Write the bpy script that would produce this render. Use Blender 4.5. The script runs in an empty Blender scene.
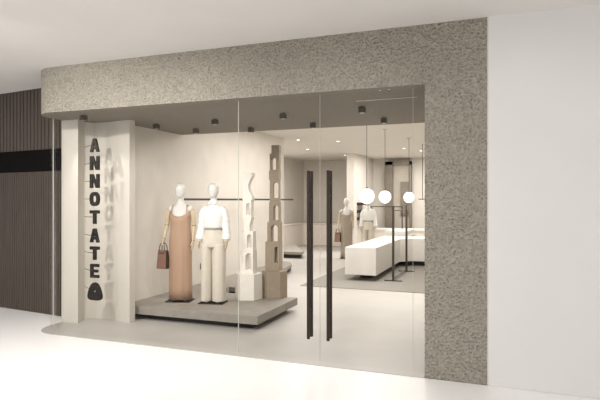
import bpy, bmesh, math, random
from mathutils import Vector, Matrix
random.seed(7)
scene = bpy.context.scene
C = scene.collection
PI = math.pi

# ---------------------------------------------------------------- camera model (level camera, 1.75 m eye height)
F = 537.0; EYE = 1.75
FW = Vector((-0.357, 0.934)); RT = Vector((0.934, 0.357))
def ray(x):
    k = (x-300)/F
    return FW.x+RT.x*k, FW.y+RT.y*k
def P(x, y, z=0.0):
    t = (EYE-z)*F/(y-200); a, b = ray(x)
    return Vector((a*t, b*t, z))
def PY(x, y, Y):
    a, b = ray(x); t = Y/b
    return Vector((a*t, Y, EYE+(200-y)/F*t))
def PX(x, y, X):
    a, b = ray(x); t = X/a
    return Vector((X, b*t, EYE+(200-y)/F*t))

# ---------------------------------------------------------------- materials
def mat(name, col, rough=0.6, var=0.04, vscale=6, bump=0.0, bscale=60, metal=0.0, spec=0.5, emit=None, estr=0, detail=4, bdist=0.01, aniso=None):
    m = bpy.data.materials.new(name); m.use_nodes = True
    nt = m.node_tree; b = nt.nodes['Principled BSDF']
    b.inputs['Roughness'].default_value = rough
    b.inputs['Metallic'].default_value = metal
    b.inputs['Specular IOR Level'].default_value = spec
    tc = nt.nodes.new('ShaderNodeTexCoord')
    mp = nt.nodes.new('ShaderNodeMapping')
    if aniso: mp.inputs['Scale'].default_value = aniso
    nt.links.new(tc.outputs['Object'], mp.inputs['Vector'])
    n = nt.nodes.new('ShaderNodeTexNoise'); n.inputs['Scale'].default_value = vscale; n.inputs['Detail'].default_value = detail
    nt.links.new(mp.outputs[0], n.inputs['Vector'])
    r = nt.nodes.new('ShaderNodeValToRGB')
    r.color_ramp.elements[0].position = 0.3; r.color_ramp.elements[1].position = 0.7
    r.color_ramp.elements[0].color = [max(0, c*(1-var)) for c in col]+[1]
    r.color_ramp.elements[1].color = [min(1, c*(1+var)) for c in col]+[1]
    nt.links.new(n.outputs['Fac'], r.inputs['Fac'])
    nt.links.new(r.outputs['Color'], b.inputs['Base Color'])
    if bump:
        n2 = nt.nodes.new('ShaderNodeTexNoise'); n2.inputs['Scale'].default_value = bscale; n2.inputs['Detail'].default_value = 3
        nt.links.new(mp.outputs[0], n2.inputs['Vector'])
        bp = nt.nodes.new('ShaderNodeBump'); bp.inputs['Strength'].default_value = bump; bp.inputs['Distance'].default_value = bdist
        nt.links.new(n2.outputs['Fac'], bp.inputs['Height'])
        nt.links.new(bp.outputs[0], b.inputs['Normal'])
    if emit:
        b.inputs['Emission Color'].default_value = (*emit, 1); b.inputs['Emission Strength'].default_value = estr
    return m

def stucco(name, col):
    m = bpy.data.materials.new(name); m.use_nodes = True
    nt = m.node_tree; b = nt.nodes['Principled BSDF']; b.inputs['Roughness'].default_value = 0.9
    b.inputs['Specular IOR Level'].default_value = 0.25
    tc = nt.nodes.new('ShaderNodeTexCoord')
    n = nt.nodes.new('ShaderNodeTexNoise'); n.inputs['Scale'].default_value = 40; n.inputs['Detail'].default_value = 3; n.inputs['Roughness'].default_value = .6
    v = nt.nodes.new('ShaderNodeTexVoronoi'); v.inputs['Scale'].default_value = 42; v.feature = 'SMOOTH_F1'
    nt.links.new(tc.outputs['Object'], n.inputs['Vector']); nt.links.new(tc.outputs['Object'], v.inputs['Vector'])
    mx = nt.nodes.new('ShaderNodeMath'); mx.operation = 'ADD'
    nt.links.new(n.outputs['Fac'], mx.inputs[0]); nt.links.new(v.outputs['Distance'], mx.inputs[1])
    bp = nt.nodes.new('ShaderNodeBump'); bp.inputs['Strength'].default_value = 1.0; bp.inputs['Distance'].default_value = 0.055
    nt.links.new(mx.outputs[0], bp.inputs['Height']); nt.links.new(bp.outputs[0], b.inputs['Normal'])
    r = nt.nodes.new('ShaderNodeValToRGB')
    r.color_ramp.elements[0].position = .35; r.color_ramp.elements[1].position = .68
    r.color_ramp.elements[0].color = (*[c*.84 for c in col], 1); r.color_ramp.elements[1].color = (*[min(1, c*1.10) for c in col], 1)  # hollows darker, crests lighter: relief shading put into the colour
    hf = nt.nodes.new('ShaderNodeMath'); hf.operation = 'MULTIPLY'; hf.inputs[1].default_value = .55
    nt.links.new(mx.outputs[0], hf.inputs[0])
    nt.links.new(hf.outputs[0], r.inputs['Fac']); nt.links.new(r.outputs['Color'], b.inputs['Base Color'])
    return m

def glass(name, tint=(0.988, 0.986, 0.98), refl=0.05):
    m = bpy.data.materials.new(name); m.use_nodes = True
    nt = m.node_tree; nt.nodes.clear()
    out = nt.nodes.new('ShaderNodeOutputMaterial'); mix = nt.nodes.new('ShaderNodeMixShader')
    tr = nt.nodes.new('ShaderNodeBsdfTransparent'); gl = nt.nodes.new('ShaderNodeBsdfGlossy')
    gl.inputs['Roughness'].default_value = 0.02; tr.inputs['Color'].default_value = (*tint, 1)
    lw = nt.nodes.new('ShaderNodeFresnel'); lw.inputs['IOR'].default_value = 1.25
    n = nt.nodes.new('ShaderNodeTexNoise'); n.inputs['Scale'].default_value = 2
    mu = nt.nodes.new('ShaderNodeMath'); mu.operation = 'MULTIPLY'; 
    ad = nt.nodes.new('ShaderNodeMath'); ad.operation = 'ADD'; ad.inputs[1].default_value = -0.28
    nt.links.new(n.outputs['Fac'], ad.inputs[0])
    nt.links.new(lw.outputs[0], mu.inputs[0]); nt.links.new(ad.outputs[0], mu.inputs[1])
    mu2 = nt.nodes.new('ShaderNodeMath'); mu2.operation = 'MULTIPLY'; mu2.inputs[1].default_value = .3
    nt.links.new(mu.outputs[0], mu2.inputs[0]); nt.links.new(mu2.outputs[0], mix.inputs[0]); nt.links.new(tr.outputs[0], mix.inputs[1]); nt.links.new(gl.outputs[0], mix.inputs[2])
    nt.links.new(mix.outputs[0], out.inputs[0])
    return m

M = {}
M['stucco'] = stucco('rough stucco', (0.485, 0.445, 0.375))
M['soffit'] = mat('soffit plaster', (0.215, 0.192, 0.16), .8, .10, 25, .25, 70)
M['outceil'] = mat('white ceiling paint', (0.78, 0.76, 0.735), .9, .015, 2)
M['outwall'] = mat('white wall paint', (0.78, 0.765, 0.755), .75, .012, 1.5)
M['outfloor'] = mat('white polished floor', (0.94, 0.93, 0.92), .35, .015, 1.5, spec=.35)
M['shopfloor'] = mat('grey microcement floor', (0.47, 0.45, 0.425), .42, .05, 2.2, spec=.4)
M['wall'] = mat('warm limewash wall', (0.66, 0.62, 0.57), .9, .035, 3, .08, 25)
M['ceil'] = mat('shop ceiling paint', (0.69, 0.66, 0.61), .9, .02, 2)
M['column'] = mat('pale column render', (0.62, 0.585, 0.53), .85, .03, 3, .05, 30, aniso=(1, 1, .2))
M['rib'] = mat('brown fluted wood', (0.078, 0.058, 0.045), .55, .16, 9, .1, 80, aniso=(3, 3, .25))
M['gap'] = mat('dark rebate', (0.018, 0.014, 0.012), .7, .1)
M['blackband'] = mat('black recessed band', (0.006, 0.005, 0.005), .9, .1, spec=.1)
M['letter'] = mat('dark bronze letter', (0.013, 0.010, 0.008), .8, .15, 40)
M['pin'] = mat('grey steel pin', (0.08, 0.07, 0.06), .4, .05, metal=.6)
M['handle'] = mat('dark bronze handle', (0.028, 0.02, 0.014), .5, .05, 20, spec=.3)
M['handle_in'] = mat('bronze handle face', (0.11, 0.09, 0.065), .45, .12, 20, metal=.3)
M['black'] = mat('black metal', (0.02, 0.018, 0.016), .45, .1)
M['dark'] = mat('dark brown metal', (0.05, 0.038, 0.03), .45, .1, metal=.3)
M['spot'] = mat('dark grey spotlight body', (0.085, 0.075, 0.065), .5, .1)
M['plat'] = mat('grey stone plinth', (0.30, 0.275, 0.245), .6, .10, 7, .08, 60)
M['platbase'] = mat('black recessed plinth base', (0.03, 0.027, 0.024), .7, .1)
M['white'] = mat('white lacquer', (0.73, 0.71, 0.68), .5, .012)
M['plaster_w'] = mat('white plaster', (0.83, 0.80, 0.745), .85, .03, 10, .12, 50)
M['plaster_b'] = mat('taupe plaster', (0.33, 0.27, 0.205), .85, .07, 10, .12, 50)
M['mann'] = mat('matt white mannequin', (0.66, 0.66, 0.635), .5, .01)
M['woodarm'] = mat('pale wood mannequin arm', (0.60, 0.49, 0.34), .5, .08, 12, aniso=(3, 3, .4))
M['joint'] = mat('dark mannequin joint', (0.14, 0.12, 0.10), .4, .05)
M['dress'] = mat('terracotta satin', (0.43, 0.285, 0.20), .6, .05, 8, .2, 30, aniso=(2, 2, .15))
M['dress_far'] = mat('taupe cloth', (0.34, 0.285, 0.235), .7, .05, 8, .2, 30, aniso=(2, 2, .15))
M['shirt'] = mat('white cotton', (0.82, 0.815, 0.80), .8, .02, 10, .15, 40)
M['trouser'] = mat('cream cotton twill', (0.66, 0.61, 0.53), .85, .03, 10, .15, 60)
M['bag'] = mat('brown leather', (0.235, 0.135, 0.095), .45, .1, 30, .1, 90)
M['bag_side'] = mat('dark brown leather', (0.07, 0.045, 0.035), .5, .1, 30)
M['rug'] = mat('taupe low-pile carpet', (0.275, 0.258, 0.235), .95, .06, 40, .3, 200)
M['glass'] = glass('clear storefront glass')
M['seam'] = mat('pale glass edge', (0.66, 0.67, 0.61), .3, .03)
M['baseglass'] = glass('stand glass', (0.75, 0.75, 0.72))
M['portal'] = mat('dark taupe portal', (0.19, 0.16, 0.13), .5, .08)
M['portal_in'] = mat('taupe passage panel', (0.45, 0.41, 0.35), .6, .05)
M['bench'] = mat('pinkish beige upholstery', (0.72, 0.65, 0.59), .85, .03, 8)
M['bulb'] = mat('opal glass globe', (0.9, 0.88, 0.84), .4, .01, emit=(1, .965, .91), estr=1.6)
M['lens'] = mat('lit lamp lens', (0.9, 0.85, 0.75), .4, .01, emit=(1, .92, .78), estr=4)
M['silver'] = mat('pale aluminium trim', (0.62, 0.59, 0.54), .4, .03)

# ---------------------------------------------------------------- mesh helpers
def obj(name, bm, m, parent=None, smooth=False, bevel=0):
    me = bpy.data.meshes.new(name)
    bmesh.ops.recalc_face_normals(bm, faces=bm.faces)
    bm.to_mesh(me); bm.free()
    for mm in (m if isinstance(m, (list, tuple)) else [m]): me.materials.append(mm)
    if smooth:
        for p in me.polygons: p.use_smooth = True
    o = bpy.data.objects.new(name, me); C.objects.link(o)
    if parent: o.parent = parent
    if bevel:
        b = o.modifiers.new('bevel', 'BEVEL'); b.width = bevel; b.segments = 2; b.limit_method = 'ANGLE'
    return o
def tag(o, label, cat, group=None):
    o['label'] = label; o['category'] = cat
    if group: o['group'] = group
    return o
def thing(name, label, cat, loc=(0, 0, 0), rz=0, group=None):
    o = bpy.data.objects.new(name, None); C.objects.link(o); o.location = loc; o.rotation_euler = (0, 0, rz)
    o.empty_display_size = .1
    return tag(o, label, cat, group)
def struct(name, bm, m, parent=None, **k):
    o = obj(name, bm, m, parent, **k)
    if parent is None: o['kind'] = 'structure'
    return o
def box(bm, x0, x1, y0, y1, z0, z1, mi=0):
    vs = [bm.verts.new((x, y, z)) for x in (x0, x1) for y in (y0, y1) for z in (z0, z1)]
    for f in ((0, 1, 3, 2), (4, 6, 7, 5), (0, 4, 5, 1), (2, 3, 7, 6), (0, 2, 6, 4), (1, 5, 7, 3)):
        bm.faces.new([vs[i] for i in f]).material_index = mi
def B(*a):
    bm = bmesh.new(); box(bm, *a); return bm
def prism(bm, pts, z0, z1, mi_side=0, mi_bot=0, mi_top=0):
    lo = [bm.verts.new((p[0], p[1], z0)) for p in pts]; hi = [bm.verts.new((p[0], p[1], z1)) for p in pts]
    bm.faces.new(lo).material_index = mi_bot; bm.faces.new(hi).material_index = mi_top
    n = len(pts)
    for i in range(n):
        bm.faces.new((lo[i], lo[(i+1) % n], hi[(i+1) % n], hi[i])).material_index = mi_side
def extr_xz(bm, pts, y0, y1):
    """2-D outline in x,z extruded in y"""
    a = [bm.verts.new((p[0], y0, p[1])) for p in pts]; b = [bm.verts.new((p[0], y1, p[1])) for p in pts]
    bm.faces.new(a); bm.faces.new(b); n = len(pts)
    for i in range(n): bm.faces.new((a[i], a[(i+1) % n], b[(i+1) % n], b[i]))
def tube(bm, pts, rad, n=12, caps=True, flat=1.0):
    pts = [Vector(p) for p in pts]
    if not isinstance(rad, (list, tuple)): rad = [rad]*len(pts)
    rings = []; up = None
    for i, p in enumerate(pts):
        d = (pts[min(i+1, len(pts)-1)]-pts[max(i-1, 0)]).normalized()
        if up is None:
            up = Vector((0, 1, 0)) if abs(d.y) < .8 else Vector((0, 0, 1))
        s = d.cross(up).normalized(); u = s.cross(d).normalized(); up = u
        rings.append([bm.verts.new(p+s*math.cos(2*PI*k/n)*rad[i]+u*math.sin(2*PI*k/n)*rad[i]*flat) for k in range(n)])
    for a, b in zip(rings, rings[1:]):
        for k in range(n): bm.faces.new((a[k], a[(k+1) % n], b[(k+1) % n], b[k]))
    if caps: bm.faces.new(rings[0]); bm.faces.new(rings[-1])
def loft(bm, rings, n=32, ripple=None, cap=(True, True), topfn=None):
    """rings: (z, cx, cy, rx, ry)"""
    R = []
    for i, (z, cx, cy, rx, ry) in enumerate(rings):
        vs = []
        for k in range(n):
            a = 2*PI*k/n; f = 1+(ripple(a, z) if ripple else 0)
            zz = z+(topfn(a) if (topfn and i == len(rings)-1) else 0)
            vs.append(bm.verts.new((cx+math.cos(a)*rx*f, cy+math.sin(a)*ry*f, zz)))
        R.append(vs)
    for a, b in zip(R, R[1:]):
        for k in range(n): bm.faces.new((a[k], a[(k+1) % n], b[(k+1) % n], b[k]))
    if cap[0]: bm.faces.new(R[0])
    if cap[1]: bm.faces.new(R[-1])
def ellipsoid(bm, c, r, seg=20, ring=14):
    bmesh.ops.create_uvsphere(bm, u_segments=seg, v_segments=ring, radius=1,
        matrix=Matrix.Translation(c) @ Matrix.Diagonal((r[0], r[1], r[2], 1)))
def remesh(o, voxel, smooth=6):
    """fuse the overlapping shells of o into one continuous skin (evaluated, not left as a modifier)"""
    r = o.modifiers.new('r', 'REMESH'); r.mode = 'VOXEL'; r.voxel_size = voxel
    s = o.modifiers.new('s', 'SMOOTH'); s.iterations = smooth; s.factor = .5
    dg = bpy.context.evaluated_depsgraph_get(); dg.update()
    me = bpy.data.meshes.new_from_object(o.evaluated_get(dg))
    o.modifiers.clear(); old = o.data; o.data = me
    if not me.materials:
        for m_ in old.materials: me.materials.append(m_)
    for p in me.polygons: p.use_smooth = True
def catmull(pts, sub=5):
    pts = [Vector(p) for p in pts]; out = []
    for i in range(len(pts)-1):
        p0 = pts[max(i-1, 0)]; p1 = pts[i]; p2 = pts[i+1]; p3 = pts[min(i+2, len(pts)-1)]
        for k in range(sub):
            t = k/sub
            out.append(.5*((2*p1)+(-p0+p2)*t+(2*p0-5*p1+4*p2-p3)*t*t+(-p0+3*p1-3*p2+p3)*t**3))
    out.append(pts[-1]); return out
def copy_tree(o, parent=None):
    c = o.copy(); C.objects.link(c)
    if parent: c.parent = parent
    for ch in [x for x in bpy.data.objects if x.parent == o]: copy_tree(ch, c)
    return c

# ================================================================= SETTING
YF = 5.37            # storefront plane
XL, XP, XR = -5.93, -0.74, -0.16
ZS, ZC, ZI = 2.89, 3.478, 3.32
YS = 8.05            # rear edge of the deep soffit
XW = -5.30           # display wall
YB = 20.3
GY = 5.50            # glass line

def arc(cx, cy, r, a0, a1, n=14):
    return [(cx+r*math.cos(math.radians(a0+(a1-a0)*i/n)), cy+r*math.sin(math.radians(a0+(a1-a0)*i/n))) for i in range(n+1)]
r0 = .40
# shop floor with the rounded threshold corner
foot = [(0.0, YB+.1), (0.0, 5.45), (XR, 5.45), (XR, YF)] + [(XL+r0, YF)] + arc(XL+r0, YF+r0, r0, 270, 180)[1:] + [(XL, 6.5), (-7.7, 6.7), (-7.7, YB+.1)]
bm = bmesh.new(); prism(bm, foot, -.05, .004); struct('floor', bm, M['shopfloor'])
struct('floor.001', B(-14, 9, -9, 9, -.12, -.002), M['outfloor'])
struct('ceiling.001', B(-14, 9, -2.0, 9, ZC, ZC+.1), M['outceil'])

# stuccoed portal: beam with rounded end running into the broad pillar
bm = bmesh.new()
beam = [(XR, YF), (XL+r0, YF)] + arc(XL+r0, YF+r0, r0, 270, 180)[1:] + [(XL, 6.4), (XW, 6.6), (XW, YS), (XR, YS)]
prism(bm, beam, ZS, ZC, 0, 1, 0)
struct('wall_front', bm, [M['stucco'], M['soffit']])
bm = bmesh.new(); prism(bm, [(XP, YF), (XR, YF), (XR, 6.0), (XP, 6.0)], 0, ZS, 0); struct('wall_front.001', bm, M['stucco'])
struct('trim_1', B(XR-.0, XR+.012, YF-.004, YF+.3, 0, ZC), M['silver'])
struct('wall_right', B(XR+.012, 6.5, YF-.004, YF+.25, 0, ZC), M['outwall'])

# shop shell
struct('wall_left', B(XW-.12, XW, 6.42, 12.7, 0, ZI+.2), M['wall'])
struct('wall_left.001', B(-7.75, -7.6, 12.55, YB, 0, ZI), M['wall'])
struct('wall_left.002', B(-7.6, XW-.12, 12.55, 12.7, 0, ZI), M['wall'])
struct('wall_back', B(-7.6, 0, YB, YB+.1, 0, ZI), M['wall'])
struct('wall_right.001', B(-.1, 0, 6.0, YB, 0, ZI), M['wall'])
struct('wall_back.001', B(-5.0, -4.75, 17.5, YB, 0, ZI), M['wall'])
struct('ceiling', B(-7.7, 0, YS, YB+.1, ZI, ZI+.1), M['ceil'])

# column behind the sign, footprint read from its base
cp = [P(61.5, 321.8), P(78, 323.5), P(84, 320.0), P(94, 318.6), P(106, 319.4), P(118, 321.6), P(129.5, 323.3), P(135, 321.6)]
cp = [(p.x, p.y) for p in cp]
cfoot = cp[:2]+cp[2:7]+[cp[7]]+[(cp[7][0]-.31, cp[7][1]+.26), (cp[0][0]+.0, cp[7][1]+.26)]
bm = bmesh.new(); prism(bm, cfoot, 0, ZS); struct('wall_left.003', bm, M['column'])

# fluted timber wall left of the shop
W0 = Vector((-5.92, 6.22)); W1 = Vector((-10.5, 6.80)); wd = (W1-W0).normalized(); wn = Vector((wd.y, -wd.x)); 
if wn.y > 0: wn = -wn
wl = (W1-W0).length
def wbox(bm, s0, s1, d0, d1, z0, z1, mi=0):
    p = [W0+wd*s0+wn*d0, W0+wd*s1+wn*d0, W0+wd*s1+wn*d1, W0+wd*s0+wn*d1]
    prism(bm, [(q.x, q.y) for q in p], z0, z1, mi, mi, mi)
bm = bmesh.new(); wbox(bm, 0, wl, -.25, -.03, 0, ZC, 0); struct('wall_left.004', bm, M['gap'])
for nm, z0, z1, pitch in (('trim_2', 2.53, ZC, .085), ('trim_3', 0, 2.19, .055)):
    bm = bmesh.new(); s = 0; wbox(bm, 0, wl, -.03, -.008, z0, z1)
    while s < wl-pitch:
        wbox(bm, s+.008, s+pitch-.008, -.008, .002 if z0 == 0 else .010, z0, z1); s += pitch
    struct(nm, bm, M['rib'], bevel=.003)
bm = bmesh.new(); wbox(bm, 0, wl, -.03, -.012, 2.19, 2.53); struct('trim_4', bm, M['blackband'])

# ================================================================= STOREFRONT GLASS
def pane(name, x0, x1, label, cat='glass panel', ew=.0017):
    t = thing(name, label, cat, ((x0+x1)/2, GY, -.004))
    w = (x1-x0)/2
    obj('pane', B(-w+.002, w-.002, -.006, .006, 0, ZS), M['glass'], t)
    obj('glass_edge', B(w-ew, w+ew, -.006, .006, 0, ZS), M['seam'], t)
    return t
xs = [PY(238.5, 200, GY).x, PY(320, 200, GY).x, PY(413, 200, GY).x]
gx0 = -5.84+.3
# fixed lights + curved corner
gt = thing('curved_glass_panel', 'curved clear glass corner panel beside the brown fluted wall', 'glass panel', (0, 0, -.004))
bm = bmesh.new()
cur_o = [(gx0, GY-.006)]+arc(gx0, GY+.3, .306, 270, 180)[1:]+[(-5.846, 5.9)]
cur_i = [(gx0, GY+.006)]+arc(gx0, GY+.3, .294, 270, 180)[1:]+[(-5.834, 5.9)]
prism(bm, cur_o+cur_i[::-1], 0, ZS); obj('pane', bm, M['glass'], gt)
obj('glass_edge', B(-5.848, -5.84, 5.72, 5.727, 0, ZS-.012), M['seam'], gt)
pane('glass_panel', gx0, xs[0], 'wide clear fixed glass panel in front of the letter sign and mannequins')
def door(x0, x1, label):
    t = pane('glass_door', x0, x1, label, 'door', .0007); t['group'] = 'double glass entrance doors'; return t
dl = door(xs[0], xs[1], 'left leaf of the frameless glass double door, long bar handle at its right edge')
dr = door(xs[1], xs[2], 'right leaf of the frameless glass double door, long bar handle at its left edge')
pane('glass_panel', xs[2], XP, 'narrow clear fixed glass panel against the stucco pillar')
def handles(door_o, xf, xb):
    # outside and inside bar through the pane
    px = PY(xf, 200, GY-.055).x-door_o.location.x; pb = PY(xb, 200, GY+.055).x-door_o.location.x
    z0 = .255; z1 = 2.07
    h = obj('handle', B(px-.0145, px+.0145, -.072, -.04, z0, z1), M['handle'], door_o, bevel=.003)
    for z in (.55, 1.80): 
        obj('standoff', B(min(px, pb)-.004, max(px, pb)+.004, -.045, .045, z, z+.02), M['handle'], h)
    h2 = obj('handle', B(pb-.0145, pb+.0145, .04, .072, z0, z1), M['handle'], door_o, bevel=.003)
handles(dl, 308.5, 311.5); handles(dr, 328.2, 330.6)

# ================================================================= SIGN
sg = thing('letter_sign', 'vertical dark bronze letter sign reading ANNOTATE with a guitar pick emblem', 'sign', (-5.34, 5.93, 0))
SY = 5.93
def shape_letter(ch, w, h, d):
    bm = bmesh.new(); s = .30*w
    if ch == 'A':
        t = .30*w
        extr_xz(bm, [(-w/2, 0), (-w/2+t, 0), (.045*w+.02*w, h), (-.17*w, h)], 0, d)
        extr_xz(bm, [(w/2-t, 0), (w/2, 0), (.17*w, h), (-.065*w, h)], 0, d)
        extr_xz(bm, [(-.30*w, .20*h), (.30*w, .20*h), (.22*w, .40*h), (-.22*w, .40*h)], .001, d-.001)
    elif ch == 'N':
        extr_xz(bm, [(-w/2, 0), (-w/2+s, 0), (-w/2+s, h), (-w/2, h)], 0, d)
        extr_xz(bm, [(w/2-s, 0), (w/2, 0), (w/2, h), (w/2-s, h)], 0, d)
        extr_xz(bm, [(-w/2+.02, h), (-w/2+s+.01, h), (w/2-.02, 0), (w/2-s-.01, 0)], .001, d-.001)
    elif ch == 'T':
        extr_xz(bm, [(-w/2, h*.76), (w/2, h*.76), (w/2, h), (-w/2, h)], 0, d)
        extr_xz(bm, [(-s*.55, 0), (s*.55, 0), (s*.55, h*.8), (-s*.55, h*.8)], .001, d-.001)
    elif ch == 'E':
        extr_xz(bm, [(-w*.46, 0), (-w*.46+s, 0), (-w*.46+s, h), (-w*.46, h)], 0, d)
        for a, b, e in ((0, .22, .46), (.39, .60, .36), (.78, 1, .46)):
            extr_xz(bm, [(-w*.4, a*h), (w*e, a*h), (w*e, b*h), (-w*.4, b*h)], .001, d-.001)
    elif ch == 'O':
        n = 28; ro = []; 
        for k in range(n):
            a = 2*PI*k/n
            def sq(c, p=.8): return math.copysign(abs(c)**p, c)
            ro.append((sq(math.cos(a)), sq(math.sin(a))))
        q = []
        for y in (0, d):
            q.append([bm.verts.new((c[0]*w*.52, y, h/2+c[1]*h*.51)) for c in ro])
            q.append([bm.verts.new((c[0]*w*.21, y, h/2+c[1]*h*.24)) for c in ro])
        for k in range(n):
            j = (k+1) % n
            for a, b in ((0, 1), (1, 3), (3, 2), (2, 0)):
                bm.faces.new((q[a][k], q[a][j], q[b][j], q[b][k]))
    return bm
tops = [(138.3, 152), (156, 170), (174, 188), (192, 206), (210.3, 224), (228.5, 242.5), (246.5, 260), (264, 278)]
pin_end = PY(83.5, 200, 6.10)
for ch, (ya, yb) in zip('ANNOTATE', tops):
    a = PY(94, ya, SY); b = PY(94, yb, SY); h = a.z-b.z
    o = obj('letter', shape_letter(ch, .160, h, .03), M['letter'], sg, bevel=.004); o.location = (a.x-sg.location.x, 0, b.z)
    bm = bmesh.new(); tube(bm, [(-.03, .03, h*.5), (-.14, .05, h*.5), (pin_end.x-a.x+.005, pin_end.y-SY+.02, h*.5)], .0042, 8)
    obj('pin', bm, M['pin'], o)
a = PY(94.3, 282.5, SY); b = PY(94.3, 300.5, SY); h = a.z-b.z
bm = bmesh.new()
pk = [(0, 1), (.16, .97), (.3, .86), (.42, .66), (.52, .42), (.56, .22), (.50, .08), (.36, .02), (.18, 0)]
ptsr = [(x*.225, z*h) for x, z in pk]; outl = ptsr+[(0, -.002*h)]+[(-x, z) for x, z in ptsr[:0:-1]]
extr_xz(bm, outl, -.005, .035)
em = obj('emblem', bm, M['letter'], sg, bevel=.010); em.location = (a.x-sg.location.x, 0, b.z)
bm = bmesh.new(); tube(bm, [(.018, -.004, h*.52), (.018, -.010, h*.52)], .008, 12); obj('dot', bm, M['silver'], em)
bm = bmesh.new(); tube(bm, [(-.03, .03, h*.6), (-.14, .05, h*.6), (pin_end.x-a.x+.005, pin_end.y-SY+.02, h*.6)], .0042, 8); obj('pin', bm, M['pin'], em)

# ================================================================= SOFFIT SPOTLIGHTS
def cube_spot(px, py, label):
    p = P(px, py, ZS-.045); 
    t = thing('ceiling_spotlight', label, 'spotlight', (p.x, p.y, ZS), 0, 'cube spotlights under the soffit')
    bm = bmesh.new(); box(bm, -.038, .038, -.038, .038, -.075, -.008); obj('housing', bm, M['spot'], t, bevel=.006)
    bm = bmesh.new(); tube(bm, [(0, 0, 0), (0, 0, -.014)], .03, 16); obj('canopy', bm, M['spot'], t)
    bm = bmesh.new(); tube(bm, [(0, 0, -.074), (0, 0, -.0765)], .025, 16); obj('lens', bm, M['silver'], t)
    return t
cube_spot(83.5, 118.5, 'small spotlight at the soffit above the letter sign')
for px, py, lb in ((156.5, 127, 'dark cube spotlight on the soffit nearest the left display wall'),
                   (215, 122.5, 'dark cube spotlight on the soffit above and between the big mannequins'),
                   (283, 116.5, 'dark cube spotlight of the front soffit row, above the brown tower sculpture'),
                   (362, 110.5, 'dark cube spotlight of the front soffit row nearest the stucco pillar'),
                   (196, 131.5, 'dark cube spotlight at the rear soffit edge, above the dress mannequin'),
                   (251, 130.5, 'dark cube spotlight at the rear soffit edge, above the white tower sculpture'),
                   (313, 126, 'dark cube spotlight at the rear soffit edge, above the door handles'),
                   (384, 121, 'dark cube spotlight at the rear soffit edge, nearest the stucco pillar')):
    cube_spot(px, py, lb)
a = P(356, 101, ZS); b = P(417, 97, ZS)
struct('trim_5', B(a.x, b.x, (a.y+b.y)/2-.006, (a.y+b.y)/2+.006, ZS-.004, ZS+.002), M['silver'])

# ================================================================= PLATFORMS
ZP = .20
def platform(name, pts, label, th=.115, inset=.13):
    cx = sum(p[0] for p in pts)/len(pts); cy = sum(p[1] for p in pts)/len(pts)
    t = thing(name, label, 'platform', (cx, cy, .004))
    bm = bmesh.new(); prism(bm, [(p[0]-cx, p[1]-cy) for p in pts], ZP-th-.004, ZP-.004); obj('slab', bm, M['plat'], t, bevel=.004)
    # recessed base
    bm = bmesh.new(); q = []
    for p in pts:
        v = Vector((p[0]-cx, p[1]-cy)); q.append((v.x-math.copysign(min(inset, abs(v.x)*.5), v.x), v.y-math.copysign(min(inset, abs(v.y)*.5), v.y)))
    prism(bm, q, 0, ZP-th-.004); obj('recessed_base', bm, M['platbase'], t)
    return t
platform('display_platform', [(-5.07, 6.47), (-3.08, 6.47), (-3.08, 7.95), (-4.58, 7.95), (-4.58, 8.46), (XW+.005, 8.46), (XW+.005, 6.76)],
         'low grey stone platform on a recessed black base carrying the two big mannequins')
platform('display_platform', [(XW+.005, 8.50), (-4.48, 8.50), (-4.72, 11.5), (-4.84, 12.1), (-5.0, 12.45), (XW+.005, 12.6)],
         'low narrow grey platform along the display wall behind the tower sculptures', .08, .08)
platform('display_platform', [(-7.58, 14.9), (-5.62, 14.9), (-5.75, 15.4), (-6.75, 17.25), (-7.58, 17.25)],
         'distant grey platform with slanted side seen left of the door handles', .08, .1)

# rail on the display wall
rl = thing('wall_rail', 'long thin black hanging rail on the left display wall at head height', 'rail', (-4.93, 7.45, 1.76))
bm = bmesh.new(); box(bm, -.012, .012, 0, 4.95, -.018, .018); obj('bar', bm, M['black'], rl)
for y in (.55, 2.5, 4.6):
    bm = bmesh.new(); box(bm, XW+4.93, -.01, y, y+.02, -.008, .008); obj('bracket', bm, M['black'], rl)
p = PX(201.8, 266, XW)
so = thing('wall_socket', 'small grey wall socket low between the two big mannequins', 'socket', p)
obj('plate', B(0, .012, -.065, .065, -.055, .055), M['spot'], so, bevel=.003)
obj('insert', B(.012, .016, -.045, .045, -.035, .035), M['pin'], so)

# ================================================================= TOWER SCULPTURES
def hexpts(r, rot=0, sx=1): return [(r*math.cos(PI/3*k+rot)*sx, r*math.sin(PI/3*k+rot)) for k in range(6)]
def arch_block(w, z0, z1, ow, oz0, oz1, ox=0, d=.2, left=None, n=12):
    """solid block with an arched opening cut right through, centred on ox"""
    bm = bmesh.new()
    h = [(ox-ow/2, oz0)]; cz = oz1-ow/2
    h += [(ox+math.cos(PI-PI*k/n)*ow/2, cz+math.sin(PI*k/n)*ow/2) for k in range(n+1)]
    h += [(ox+ow/2, oz0)]
    # build as vertical strips left/right + lintel strips over the arch
    extr_xz(bm, [(-w/2, z0), (ox-ow/2, z0), (ox-ow/2, z1), (-w/2, z1)], -d/2, d/2)
    if ox+ow/2 < w/2-.005: extr_xz(bm, [(ox+ow/2, z0), (w/2, z0), (w/2, z1), (ox+ow/2, z1)], -d/2, d/2)
    for i in range(1, len(h)-2):
        a, b = h[i], h[i+1]
        extr_xz(bm, [(a[0], a[1]), (b[0], b[1]), (b[0], z1), (a[0], z1)], -d/2, d/2)
    if oz0 > z0+.005: extr_xz(bm, [(ox-ow/2, z0), (ox+ow/2, z0), (ox+ow/2, oz0), (ox-ow/2, oz0)], -d/2, d/2)
    return bm
SC = 8.25/F   # metres per pixel at the sculptures
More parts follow.
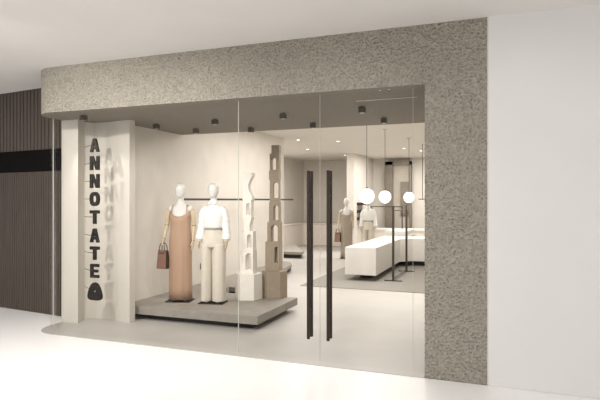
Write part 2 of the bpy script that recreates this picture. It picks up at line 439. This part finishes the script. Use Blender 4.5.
def tower(pos, rz, mt, label, blocks, base_h, base_r, name='tower_sculpture'):
    t = thing(name, label, 'sculpture', (pos[0], pos[1], ZP), rz)
    bm = bmesh.new(); prism(bm, hexpts(base_r, math.radians(12)), 0, base_h); obj('plinth', bm, mt, t, bevel=.004)
    for kw in blocks:
        cx = kw.pop('cx', 0); rr = kw.pop('rz', 0); kind = kw.pop('kind', 'arch')
        if kind == 'arch': bm = arch_block(**kw)
        elif kind == 'solid':
            bm = bmesh.new(); w = kw['w']; d = kw.get('d', .2); box(bm, -w/2, w/2, -d/2, d/2, kw['z0'], kw['z1'])
        elif kind == 'poly':
            bm = bmesh.new(); extr_xz(bm, kw['pts'], -kw['d']/2, kw['d']/2)
        o = obj('block', bm, mt, t); o.location = (cx, 0, 0); o.rotation_euler = (0, 0, rr)
    return t
# heights from pixel rows
def zr(y, tt=8.25): return EYE-(y-200)/F*tt-ZP
cam_rz = math.atan2(.357, .934)   # blocks roughly face the camera
bpos = P(274.5, 297.0, ZP); bt = FW.dot(Vector((bpos.x, bpos.y)))
wpos = P(248.7, 298.6, ZP); wt = FW.dot(Vector((wpos.x, wpos.y)))
zb = lambda y: zr(y, bt)
zw = lambda y: zr(y, wt)
tower(bpos, math.radians(8), M['plaster_b'], 'tall taupe tower sculpture of stacked arched blocks on a hexagonal plinth', [
    dict(w=.225, z0=zb(270.5), z1=zb(241.5), ow=.06, oz0=zb(262), oz1=zb(246), ox=.068, d=.21, cx=-.01),
    dict(w=.20, z0=zb(241.5), z1=zb(222), ow=.115, oz0=zb(241.4), oz1=zb(224.5), ox=.015, d=.17, cx=.005),
    dict(w=.165, z0=zb(222), z1=zb(202), ow=.08, oz0=zb(220), oz1=zb(205), ox=.03, d=.13, cx=.01),
    dict(w=.16, z0=zb(202), z1=zb(180), ow=.08, oz0=zb(198), oz1=zb(182.5), ox=.018, d=.13, cx=.012, rz=.15),
    dict(kind='solid', w=.155, z0=zb(180), z1=zb(171), d=.16, cx=.008),
    dict(w=.15, z0=zb(171), z1=zb(154), ow=.082, oz0=zb(170), oz1=zb(157.5), ox=-.012, d=.12, cx=.012),
    dict(kind='solid', w=.125, z0=zb(154), z1=zb(145.5), d=.13, cx=.03),
], zb(270.5), .205)
def poly_e(z0, z1, w):
    # concave-sided crescent slab
    n = 10; h = z1-z0; L = [(-w/2, z0), (-w/2, z1)]
    Rr = [(w/2, z1), (w*.5, z1-.04)] + [(w*.5-math.sin(PI*k/n)*w*.42, z1-.05-(h-.1)*k/n) for k in range(1, n)] + [(w*.5, z0+.04), (w/2, z0)]
    return L+Rr
tower(wpos, math.radians(6), M['plaster_w'], 'slender white tower sculpture of stacked arched blocks on a hexagonal plinth', [
    dict(w=.21, z0=zw(273), z1=zw(250), ow=.10, oz0=zw(270), oz1=zw(252.5), ox=.03, d=.19),
    dict(w=.195, z0=zw(250), z1=zw(231), ow=.085, oz0=zw(248), oz1=zw(234), ox=.04, d=.15, cx=-.0),
    dict(kind='poly', d=.14, pts=[(-.05, zw(231)), (.04, zw(231)), (.04, zw(224)), (.075, zw(217)), (-.075, zw(217)), (-.05, zw(224))], cx=.0),
    dict(w=.14, z0=zw(217), z1=zw(200), ow=.07, oz0=zw(215), oz1=zw(203), ox=.025, d=.12, cx=-.008),
    dict(kind='poly', d=.12, pts=poly_e(zw(200), zw(173), .16), cx=.0),
], zw(273), .215)

# ================================================================= MANNEQUINS
def build_body(bm):
    loft(bm, [(.84, 0, .005, .10, .08), (.90, 0, .01, .150, .105), (.96, 0, .01, .160, .108), (1.03, 0, .005, .142, .095), (1.11, 0, 0, .118, .082),
              (1.20, 0, -.005, .128, .090), (1.29, 0, -.012, .143, .105), (1.36, 0, -.005, .148, .093), (1.415, 0, 0, .155, .073), (1.45, 0, .003, .112, .060),
              (1.48, 0, .005, .070, .052), (1.53, 0, .006, .050, .048), (1.60, 0, -.005, .047, .050)])
    # egg head, slightly narrower at the chin
    loft(bm, [(1.572, 0, -.035, .020, .024), (1.585, 0, -.030, .043, .052), (1.612, 0, -.022, .061, .074), (1.65, 0, -.015, .075, .089), (1.69, 0, -.010, .082, .098),
              (1.725, 0, -.006, .082, .099), (1.758, 0, -.004, .072, .088), (1.784, 0, -.002, .049, .063), (1.798, 0, 0, .018, .024)])
    ellipsoid(bm, Vector((0, -.105, 1.675)), (.011, .016, .022), 10, 8)     # hint of a nose
    for s in (-1, 1):
        ellipsoid(bm, Vector((s*.079, .0, 1.675)), (.008, .018, .026), 10, 8)   # ears
        ellipsoid(bm, Vector((s*.150, 0, 1.41)), (.040, .043, .046), 14, 10)
        tube(bm, catmull([(s*.085, .01, .90), (s*.088, 0, .72), (s*.085, -.008, .50), (s*.083, .012, .34), (s*.08, .02, .10), (s*.08, .015, .05)]),
             [.082+(.0)*k if k < 1 else max(.034, [.085, .083, .079, .075, .070, .067, .063, .060, .057, .054, .052, .052, .053, .053, .052, .050, .047, .044, .041, .038, .035, .034, .034, .034, .034, .034][min(k, 25)]) for k in range(26)], 16)
        tube(bm, [(s*.08, .045, .035), (s*.082, .0, .045), (s*.084, -.04, .032), (s*.085, -.08, .02), (s*.085, -.105, .016)], [.028, .036, .034, .028, .012], 12, flat=.8)
def build_arm(bm, s, pts, grip=False):
    P3 = [Vector(p) for p in pts]      # shoulder, elbow, wrist
    c = catmull([P3[0], (P3[0]+P3[1])/2+Vector((s*.004, 0, 0)), P3[1], (P3[1]+P3[2])/2, P3[2]], 4)
    rr = [.040, .041, .040, .039, .037, .036, .034, .033, .032, .033, .034, .032, .030, .027, .025, .023, .022]
    tube(bm, c, rr[:len(c)], 14)
    d = (P3[2]-P3[1]).normalized(); w = P3[2]
    palm_e = w+d*.085
    fw = Vector((0, -1, 0)); ins = Vector((-s, 0, 0))
    # palm, flat in x
    for k in range(4):
        off = fw*(.030-.020*k)
        tube(bm, [w+off*.5, w+d*.03+off*.8, palm_e+off], [.014, .014, .0115], 8)
    L = [.066, .078, .072, .056]
    for k in range(4):
        off = fw*(.030-.020*k); b0 = palm_e+off; l = L[k]; cu = 1.0 if grip else .35
        p1 = b0+d*l*.42*(1 if not grip else .6)+ins*l*.12*cu*2
        p2 = p1+d*l*.30*(1 if not grip else -.1)+ins*l*.30*cu
        p3 = p2+d*l*.22*(1 if not grip else -.7)+ins*l*.25*cu
        tube(bm, [b0-d*.01, p1, p2, p3], [.0095, .009, .008, .006], 8)
    tb = w+d*.028+fw*.026
    tube(bm, [w+d*.015+fw*.01, tb+fw*.012+ins*.006, tb+d*.030+fw*.022+ins*.014, tb+d*.055+fw*.022+ins*.020], [.012, .0115, .010, .007], 8)
def arm_obj(s, pts, m, parent, grip=False):
    bm = bmesh.new(); build_arm(bm, s, pts, grip); o = obj('arm', bm, m, parent, smooth=True); remesh(o, .0045, 4)
    a, b, c = [Vector(p) for p in pts]
    for q, dirv, r in ((b, (c-a).normalized(), .0345), (c, (c-b).normalized(), .0235)):
        bm = bmesh.new(); tube(bm, [q-dirv*.004, q+dirv*.004], r, 16)
        obj('joint_ring', bm, M['joint'], o, smooth=True)
    return o
def stand(parent, mt=None):
    bm = bmesh.new(); box(bm, -.19, .19, -.17, .13, 0, .008); bp = obj('stand_plate', bm, M['baseglass'], parent, bevel=.003)
    bm = bmesh.new(); tube(bm, [(.0, .03, .008), (.0, .03, .10)], .010, 12); tube(bm, [(0, .03, .008), (0, .03, .016)], .032, 20); obj('stand_rod', bm, M['black'], parent, smooth=False)
    bm = bmesh.new(); 
    box(bm, -.19, .19, -.172, -.168, 0, .009); box(bm, -.19, .19, .128, .132, 0, .009); box(bm, -.192, -.188, -.17, .13, 0, .009); box(bm, .188, .192, -.17, .13, 0, .009)
    obj('plate_edge', bm, M['dark'], bp)
bodies = {}
def body_obj(parent):
    if 'b' not in bodies:
        bm = bmesh.new(); build_body(bm); o = obj('body', bm, M['mann'], parent, smooth=True); remesh(o, .007, 6); bodies['b'] = o.data
    else:
        o = bpy.data.objects.new('body', bodies['b']); C.objects.link(o); o.parent = parent
    o.location = (0, 0, .008)
    return o
def fold(amp, k, ph=0, z0=1.2, z1=0.0):
    def f(a, z):
        t = max(0, min(1, (z0-z)/(z0-z1)))
        return amp*t*(math.sin(k*a+ph)+.5*math.sin((k*1.7//1)*a+1.3*ph+2*z))
    return f
def dress_mannequin(name, label, loc, rz, dm):
    t = thing(name, label, 'mannequin', loc, rz)
    body_obj(t); stand(t)
    bm = bmesh.new()
    top = lambda a: -.045+.085*abs(math.cos(a))**2.2 if math.sin(a) < 0 else -.02+.05*abs(math.cos(a))**2
    loft(bm, [(.030, 0, 0, .178, .142), (.20, 0, 0, .177, .137), (.40, 0, 0, .176, .134), (.60, 0, 0, .175, .132), (.80, 0, 0, .177, .130), (.95, 0, .003, .176, .128), (1.06, 0, 0, .164, .118),
              (1.14, 0, -.003, .156, .110), (1.22, 0, -.008, .157, .117), (1.30, 0, -.012, .162, .124), (1.345, 0, -.008, .163, .112)], 72, fold(.030, 9, .6), (False, False), top)
    o = obj('dress', bm, dm, t, smooth=True)
    so_ = o.modifiers.new('thick', 'SOLIDIFY'); so_.thickness = .004
    for s in (-1, 1):
        bm = bmesh.new(); tube(bm, catmull([(s*.118, -.078, 1.36), (s*.115, -.07, 1.42), (s*.108, -.035, 1.462), (s*.105, .01, 1.474), (s*.108, .05, 1.45), (s*.118, .066, 1.38)], 4), .0085, 8, flat=.6)
        obj('strap', bm, dm, o, smooth=True)
    arm_obj(-1, [(-.180, 0, 1.405), (-.218, .02, 1.165), (-.250, -.035, .955)], M['woodarm'], t, grip=True)
    arm_obj(1, [(.180, 0, 1.405), (.202, .03, 1.155), (.206, -.03, .93)], M['woodarm'], t)
    return t
def suit_mannequin(name, label, loc, rz):
    t = thing(name, label, 'mannequin', loc, rz)
    body_obj(t); stand(t)
    # wide trousers
    bm = bmesh.new()
    loft(bm, [(.84, 0, .005, .183, .118), (.90, 0, .008, .184, .128), (.98, 0, .006, .172, .120), (1.06, 0, .002, .143, .104), (1.135, 0, 0, .128, .094)])
    for s in (-1, 1):
        loft(bm, [(z, (.088 if s > 0 else -.108), .003, (.102 if s > 0 else .083), .112+.012*(1-z)) for z in (.028, .2, .35, .5, .65, .78, .88)], 40, fold(.022, 7, s))
    o = obj('trousers', bm, M['trouser'], t, smooth=True); remesh(o, .007, 3)
    bm = bmesh.new(); loft(bm, [(1.10, 0, 0, .1365, .1025), (1.128, 0, 0, .133, .100)], 40, None, (True, True)); obj('waistband', bm, M['plat'], o, smooth=False)
    bm = bmesh.new()
    rp = lambda a, z: .018*math.sin(5*a+7*z)
    loft(bm, [(1.125, 0, -.002, .140, .106), (1.15, 0, -.004, .152, .116), (1.22, 0, -.008, .158, .120), (1.30, 0, -.010, .164, .122), (1.36, 0, -.004, .170, .112), (1.405, 0, 0, .156, .094),
              (1.445, 0, .003, .112, .074), (1.48, 0, .005, .080, .062), (1.51, 0, .004, .063, .060), (1.55, 0, .0, .057, .059)], 48, rp)
    for s in (-1, 1):
        c = catmull([(s*.09, 0, 1.415), (s*.152, 0, 1.385), (s*.176, .005, 1.31), (s*.186, .018, 1.21), (s*.196, .01, 1.10), (s*.206, -.015, 1.01), (s*.210, -.03, .955), (s*.211, -.036, .925)], 4)
        n = len(c); R = []
        for i in range(n):
            u = i/(n-1)
            r = .050+.010*math.sin(PI*min(1, u*1.05))+.012*math.exp(-((u-.8)/.1)**2)+.003*math.sin(i*1.9)
            if u > .86: r = max(.034, r-(u-.86)*.36)
            R.append(r)
        tube(bm, c, R, 20)
    o = obj('shirt', bm, M['shirt'], t, smooth=True); remesh(o, .0065, 4)
    for s in (-1, 1):
        bm = bmesh.new(); c = [(s*.006, -.060, 1.512), (s*.055, -.030, 1.525), (s*.058, .02, 1.53), (s*.052, .028, 1.555), (s*.050, -.03, 1.552), (s*.012, -.066, 1.538)]
        extra = [(s*.006, -.062, 1.535), (s*.03, -.088, 1.485), (s*.062, -.072, 1.490), (s*.060, -.035, 1.53)]
        vs = [bm.verts.new(q) for q in extra]; bm.faces.new(vs)
        cl = obj('collar', bm, M['shirt'], o); so_ = cl.modifiers.new('t', 'SOLIDIFY'); so_.thickness = .006
    arm_obj(-1, [(-.165, 0, 1.40), (-.200, .02, 1.165), (-.214, -.035, .955)], M['woodarm'], t)
    arm_obj(1, [(.165, 0, 1.40), (.200, .02, 1.165), (.214, -.035, .955)], M['woodarm'], t)
    return t
m1 = P(180.6, 300.5, ZP); m2 = P(213.6, 302.3, ZP)
dress_mannequin('mannequin', 'faceless white mannequin in a long terracotta slip dress on the near platform', m1, math.radians(16), M['dress'])
suit_mannequin('mannequin', 'faceless white mannequin in white blouse and cream wide trousers on the near platform', m2, math.radians(12))
f1 = P(346.5, 258.5, 0); f2 = PY(368.2, 257, 15.6); f2.z = 0.013; f1.z = .004
dress_mannequin('mannequin', 'distant mannequin in a long taupe slip dress left of the white counter', f1, math.radians(14), M['dress_far'])
suit_mannequin('mannequin', 'distant mannequin in white blouse and cream trousers behind the white counter', f2, math.radians(10))

def handbag(label, loc, rz):
    t = thing('handbag', label, 'handbag', loc, rz)
    w, d, h = .078, .048, .285
    bm = bmesh.new()
    lo = [(-w-.012, -d-.008), (w+.012, -d-.008), (w+.012, d+.008), (-w-.012, d+.008)]; hi = [(-w, -d*.7), (w, -d*.7), (w, d*.7), (-w, d*.7)]
    a = [bm.verts.new((*p, 0)) for p in lo]; b = [bm.verts.new((*p, h)) for p in hi]
    bm.faces.new(a); bm.faces.new(b)
    for k in range(4):
        f = bm.faces.new((a[k], a[(k+1) % 4], b[(k+1) % 4], b[k])); f.material_index = 1 if k in (1, 3) else 0
    obj('bag_body', bm, [M['bag'], M['bag_side']], t, bevel=.008)
    for s in (-1, 1):
        bm = bmesh.new(); tube(bm, catmull([(-.05, s*.032, h-.03), (-.048, s*.032, h+.04), (-.03, s*.018, h+.095), (0, s*.006, h+.112), (.03, s*.018, h+.095), (.048, s*.032, h+.04), (.05, s*.032, h-.03)], 4), .0062, 8)
        obj('handle', bm, M['bag_side'], t, smooth=True)
    bm = bmesh.new(); box(bm, -.05, .05, -.046, -.040, h-.05, h-.035); obj('clasp', bm, M['bag_side'], t)
    return t
def world_of(root_loc, rz, p):
    return Vector(root_loc)+Matrix.Rotation(rz, 3, 'Z') @ Vector(p)
h1 = world_of(m1, math.radians(16), (-.258, -.045, .0)); h1.z = ZP+.495
handbag('brown leather tote hanging from the hand of the terracotta dress mannequin', h1, math.radians(-4))
h2 = world_of(f1, math.radians(14), (-.258, -.045, .0)); h2.z = .004+.495
handbag('small distant brown tote held by the taupe dress mannequin', h2, math.radians(-4))

# ================================================================= COUNTER, RACKS, RUG, PENDANTS
rg = obj('carpet', B(-3.9, -.12, 10.2, 16.8, .005, .013), M['rug']); tag(rg, 'large taupe carpet laid on the shop floor under the white counter', 'carpet')
ct = thing('display_counter', 'long floating white display counter with a side wing and dark recessed base', 'counter', (-2.9, 11.2, .013))
ZB, ZT = .13, .72
bm = bmesh.new()
pts = [(-.34, 0), (.34, 0), (.34, 2.75), (.62, 3.05), (2.72, 3.05), (2.72, 4.0), (.34, 4.0), (.34, 5.4), (-.34, 5.4)]
prism(bm, pts, ZB, ZT); obj('body', bm, M['white'], ct, bevel=.004)
bm = bmesh.new(); box(bm, -.14, .12, .55, 5.0, 0, ZB); box(bm, .20, 2.6, 3.25, 3.85, 0, ZB); obj('recessed_base', bm, M['black'], ct)
obj('raised_box', B(-.34, .30, 4.05, 5.35, ZT, ZT+.13), M['white'], ct, bevel=.004)

def rack(name, label, x, y0, y1, h, axis='y', group='black clothes racks'):
    t = thing(name, label, 'clothes rack', (x, y0, .013), 0, group)
    L = y1-y0; r = .023
    for y in (0, L):
        bm = bmesh.new(); box(bm, -r, r, y-r, y+r, .02, h); obj('post', bm, M['dark'], t)
        bm = bmesh.new(); box(bm, -.19, .19, y-.022, y+.022, 0, .022); obj('foot', bm, M['dark'], t)
    bm = bmesh.new(); box(bm, -.014, .014, 0, L, .045, .07); obj('lower_bar', bm, M['dark'], t)
    bm = bmesh.new(); tube(bm, [(0, 0, h-.10), (0, L, h-.10)], .013, 12); obj('hanging_bar', bm, M['dark'], t)
    return t
rack('clothes_rack', 'dark metal clothes rack with two tall posts beside the white counter', -2.24, 11.45, 13.1, 1.61)
# long rail standing behind the counter
t = thing('clothes_rack', 'slim dark rail behind the counter, bar ending at the blouse mannequin', 'clothes rack', (-3.1, 17.1, .004))
for x in (-.97, .04):
    obj('post', B(x-.016, x+.016, -.016, .016, .02, 1.55), M['dark'], t); obj('foot', B(x-.02, x+.02, -.2, .2, 0, .02), M['dark'], t)
obj('hanging_bar', B(-.97, .04, -.013, .013, 1.52, 1.546), M['dark'], t)

pd = [(P(366.8, 120, ZI), 9.6), (None, 11.9), (None, 13.6)]
labs = ['glowing white globe pendant nearest the shop window, largest of three', 'glowing white globe pendant in the middle of the row of three', 'glowing white globe pendant farthest in, in front of the right edge of the dark portal']
for (px, tt, lb) in ((366.8, 9.6, labs[0]), (385, 11.9, labs[1]), (409, 13.6, labs[2])):
    a, b = ray(px)
    t = thing('globe_pendant', lb, 'pendant lamp', (a*tt, b*tt, 1.82), 0, 'globe pendants over the counter')
    bm = bmesh.new(); ellipsoid(bm, Vector((0, 0, 0)), (.134, .134, .134), 32, 20); obj('globe', bm, M['bulb'], t, smooth=True)
    bm = bmesh.new(); tube(bm, [(0, 0, .13), (0, 0, ZI-1.82)], .0055, 8); obj('cable', bm, M['dark'], t)
    bm = bmesh.new(); tube(bm, [(0, 0, .125), (0, 0, .15)], .03, 16); obj('cap', bm, M['dark'], t)
    bm = bmesh.new(); tube(bm, [(0, 0, ZI-1.82-.02), (0, 0, ZI-1.82)], .05, 16); obj('ceiling_rose', bm, M['silver'], t)
    l = bpy.data.lights.new('globe_light', 'POINT'); l.energy = 14; l.color = (1, .93, .82); l.shadow_soft_size = .14
    lo = bpy.data.objects.new('globe_light', l); C.objects.link(lo); lo.location = (a*tt, b*tt, 1.60)
# hanging T-rod by the pillar
a, b = ray(422.5); tt = 15
t = thing('hanging_rod', 'thin dark rod with short crossbar hanging right beside the stucco pillar', 'rod', (a*tt, b*tt, 1.78))
obj('rod', B(-.008, .008, -.008, .008, 0, ZI-1.78), M['dark'], t); obj('crossbar', B(-.11, .14, -.012, .012, -.02, .005), M['dark'], t)

# three short shelf rails on the side of the inner wall
for i, (y, lb) in enumerate(((204, 'uppermost of three short dark wall rails behind the blouse mannequin'), (211.5, 'middle one of three short dark wall rails behind the blouse mannequin'), (219, 'lowest of three short dark wall rails behind the blouse mannequin'))):
    a = PX(357, y, -4.75)
    o = thing('wall_shelf', lb, 'shelf', (-4.75, a.y, a.z), 0, 'short dark wall rails')
    obj('board', B(0, .28, 0, .75, -.03, .03), M['dark'], o); obj('bracket', B(0, .012, -.03, .78, -.05, .05), M['dark'], o)

# long low upholstered bench at the rear
be = thing('long_bench', 'long low pinkish beige counter bench along the back wall', 'bench', (-5.9, 19.5, .004))
bm = bmesh.new(); prism(bm, [(-1.65, .75), (-1.65, -2.2), (-1.35, -2.2), (-1.35, -.35)]+arc(-1.05, -.35, .3, 180, 90)[1:]+[(.82, -.05), (.82, .75)], .0, .82); obj('base', bm, M['bench'], be, bevel=.02)
bm = bmesh.new(); prism(bm, [(-1.66, .76), (-1.66, -2.21), (-1.34, -2.21), (-1.34, -.36)]+arc(-1.05, -.36, .29, 180, 90)[1:]+[(.83, -.06), (.83, .76)], .82, .86); obj('top', bm, M['wall'], be)
o = thing('low_cabinet', 'low pale cabinet against the back wall behind the blouse mannequin', 'cabinet', (-3.7, 18.9, .004))
obj('carcass', B(-.95, 1.5, -.3, .3, 0, .68), M['bench'], o); obj('top', B(-.98, 1.53, -.33, .3, .68, .74), M['white'], o)

# dark portal in the back wall
a = PY(385, 162, YB-.3); b = PY(411, 162, YB-.3)
pt = thing('dark_portal', 'tall dark taupe framed portal standing against the back wall', 'portal', ((a.x+b.x)/2, YB-.3, .004))
hw = (b.x-a.x)/2; H = a.z
bm = bmesh.new()
box(bm, -hw, -hw+.30*2*hw, -.02, .25, 0, H); box(bm, hw-.06, hw, -.02, .25, 0, H); box(bm, -hw, hw, -.02, .25, H-.12, H); obj('frame', bm, M['portal'], pt)
obj('panel', B(-hw+.2, hw-.02, .15, .25, 0, H-.1), M['portal_in'], pt)
obj('niche', B(hw-.40, hw-.05, .06, .16, 1.2, H-.75), M['portal'], pt)

# shop ceiling downlights
def downlight(px, py, label):
    p = P(px, py, ZI)
    t = thing('downlight', label, 'downlight', (p.x, p.y, ZI), 0, 'small ceiling downlights')
    bm = bmesh.new(); tube(bm, [(0, 0, 0), (0, 0, -.012)], .055, 20); obj('rim', bm, M['silver'], t)
    bm = bmesh.new(); tube(bm, [(0, 0, -.011), (0, 0, -.016)], .036, 16); obj('lens', bm, M['lens'], t)
for px, py, lb in ((298, 139.5, 'tiny lit ceiling downlight above and left of the door handles'), (307.5, 149, 'tiny lit ceiling downlight over the tops of the door handles'),
                   (338, 141, 'tiny lit ceiling downlight right of the door handles'), (345, 154.8, 'tiny lit ceiling downlight at the head of the inner wall stub'),
                   (404, 148, 'tiny lit ceiling downlight above the dark portal'), (421, 150.5, 'tiny lit ceiling downlight nearest the stucco pillar')):
    downlight(px, py, lb)

# ================================================================= LIGHT
def area(name, loc, size, energy, col, rot=(0, 0, 0), sy=None):
    l = bpy.data.lights.new(name, 'AREA'); l.energy = energy; l.color = col; l.size = size
    if sy: l.shape = 'RECTANGLE'; l.size_y = sy
    o = bpy.data.objects.new(name, l); C.objects.link(o); o.location = loc; o.rotation_euler = rot
    return o
def spot(name, loc, target, energy, angle, col=(1, .95, .885), soft=.05, blend=.6):
    l = bpy.data.lights.new(name, 'SPOT'); l.energy = energy; l.color = col; l.spot_size = math.radians(angle); l.spot_blend = blend; l.shadow_soft_size = soft
    o = bpy.data.objects.new(name, l); C.objects.link(o); o.location = loc
    o.rotation_euler = (Vector(target)-Vector(loc)).to_track_quat('-Z', 'Y').to_euler()
    return o
WARM = (1, .97, .92)
area('shop_light', (-3.0, 10.2, ZI-.03), 2.6, 150, WARM, sy=3)
area('shop_light', (-2.7, 17.6, ZI-.03), 2.4, 170, WARM, sy=3)
area('shop_light', (-6.3, 15.5, ZI-.03), 2.2, 125, WARM, sy=3)
# window display spots
spot('display_spot', (-3.6, 5.75, ZS-.12), (-4.9, 7.2, 1.2), 48, 80)
spot('display_spot', (-2.2, 5.9, ZS-.12), (-3.6, 7.4, .9), 48, 80)
spot('sign_spot', (-5.44, 5.54, ZS-.08), (-5.28, 6.2, 1.6), 20, 75, soft=.01)
# concourse
area('concourse_light', (1.5, 0.2, ZC-.05), 3, 80, (1, .98, .955), sy=3)
area('concourse_light', (-5.0, 1.0, ZC-.05), 2.5, 110, (1, .98, .955), sy=3)
for k, (x, y) in enumerate(((.3, 4.0), (-1.6, 3.9), (-3.2, 3.55), (-4.7, 3.0))):  # unseen spots added to graze the stucco relief and lift the beam
    spot('added_graze_spot', (x, y, ZC-.06), (x-.2, YF+.3, 1.0), (9, 34, 105, 260)[k], 112, col=(1, .97, .93), soft=.06, blend=.9)
w = bpy.data.worlds.new('World'); scene.world = w; w.use_nodes = True
w.node_tree.nodes['Background'].inputs[0].default_value = (1, .98, .96, 1)
w.node_tree.nodes['Background'].inputs[1].default_value = .85

# ================================================================= CAMERA
cam = bpy.data.cameras.new('camera'); co = bpy.data.objects.new('camera', cam); C.objects.link(co)
cam.sensor_width = 36; cam.lens = 36*F/600
co.location = (0, 0, EYE); co.rotation_euler = (PI/2, 0, math.atan2(.357, .934)); cam.clip_end = 100
scene.camera = co
scene.view_settings.view_transform = 'Standard'
scene.view_settings.exposure = .08
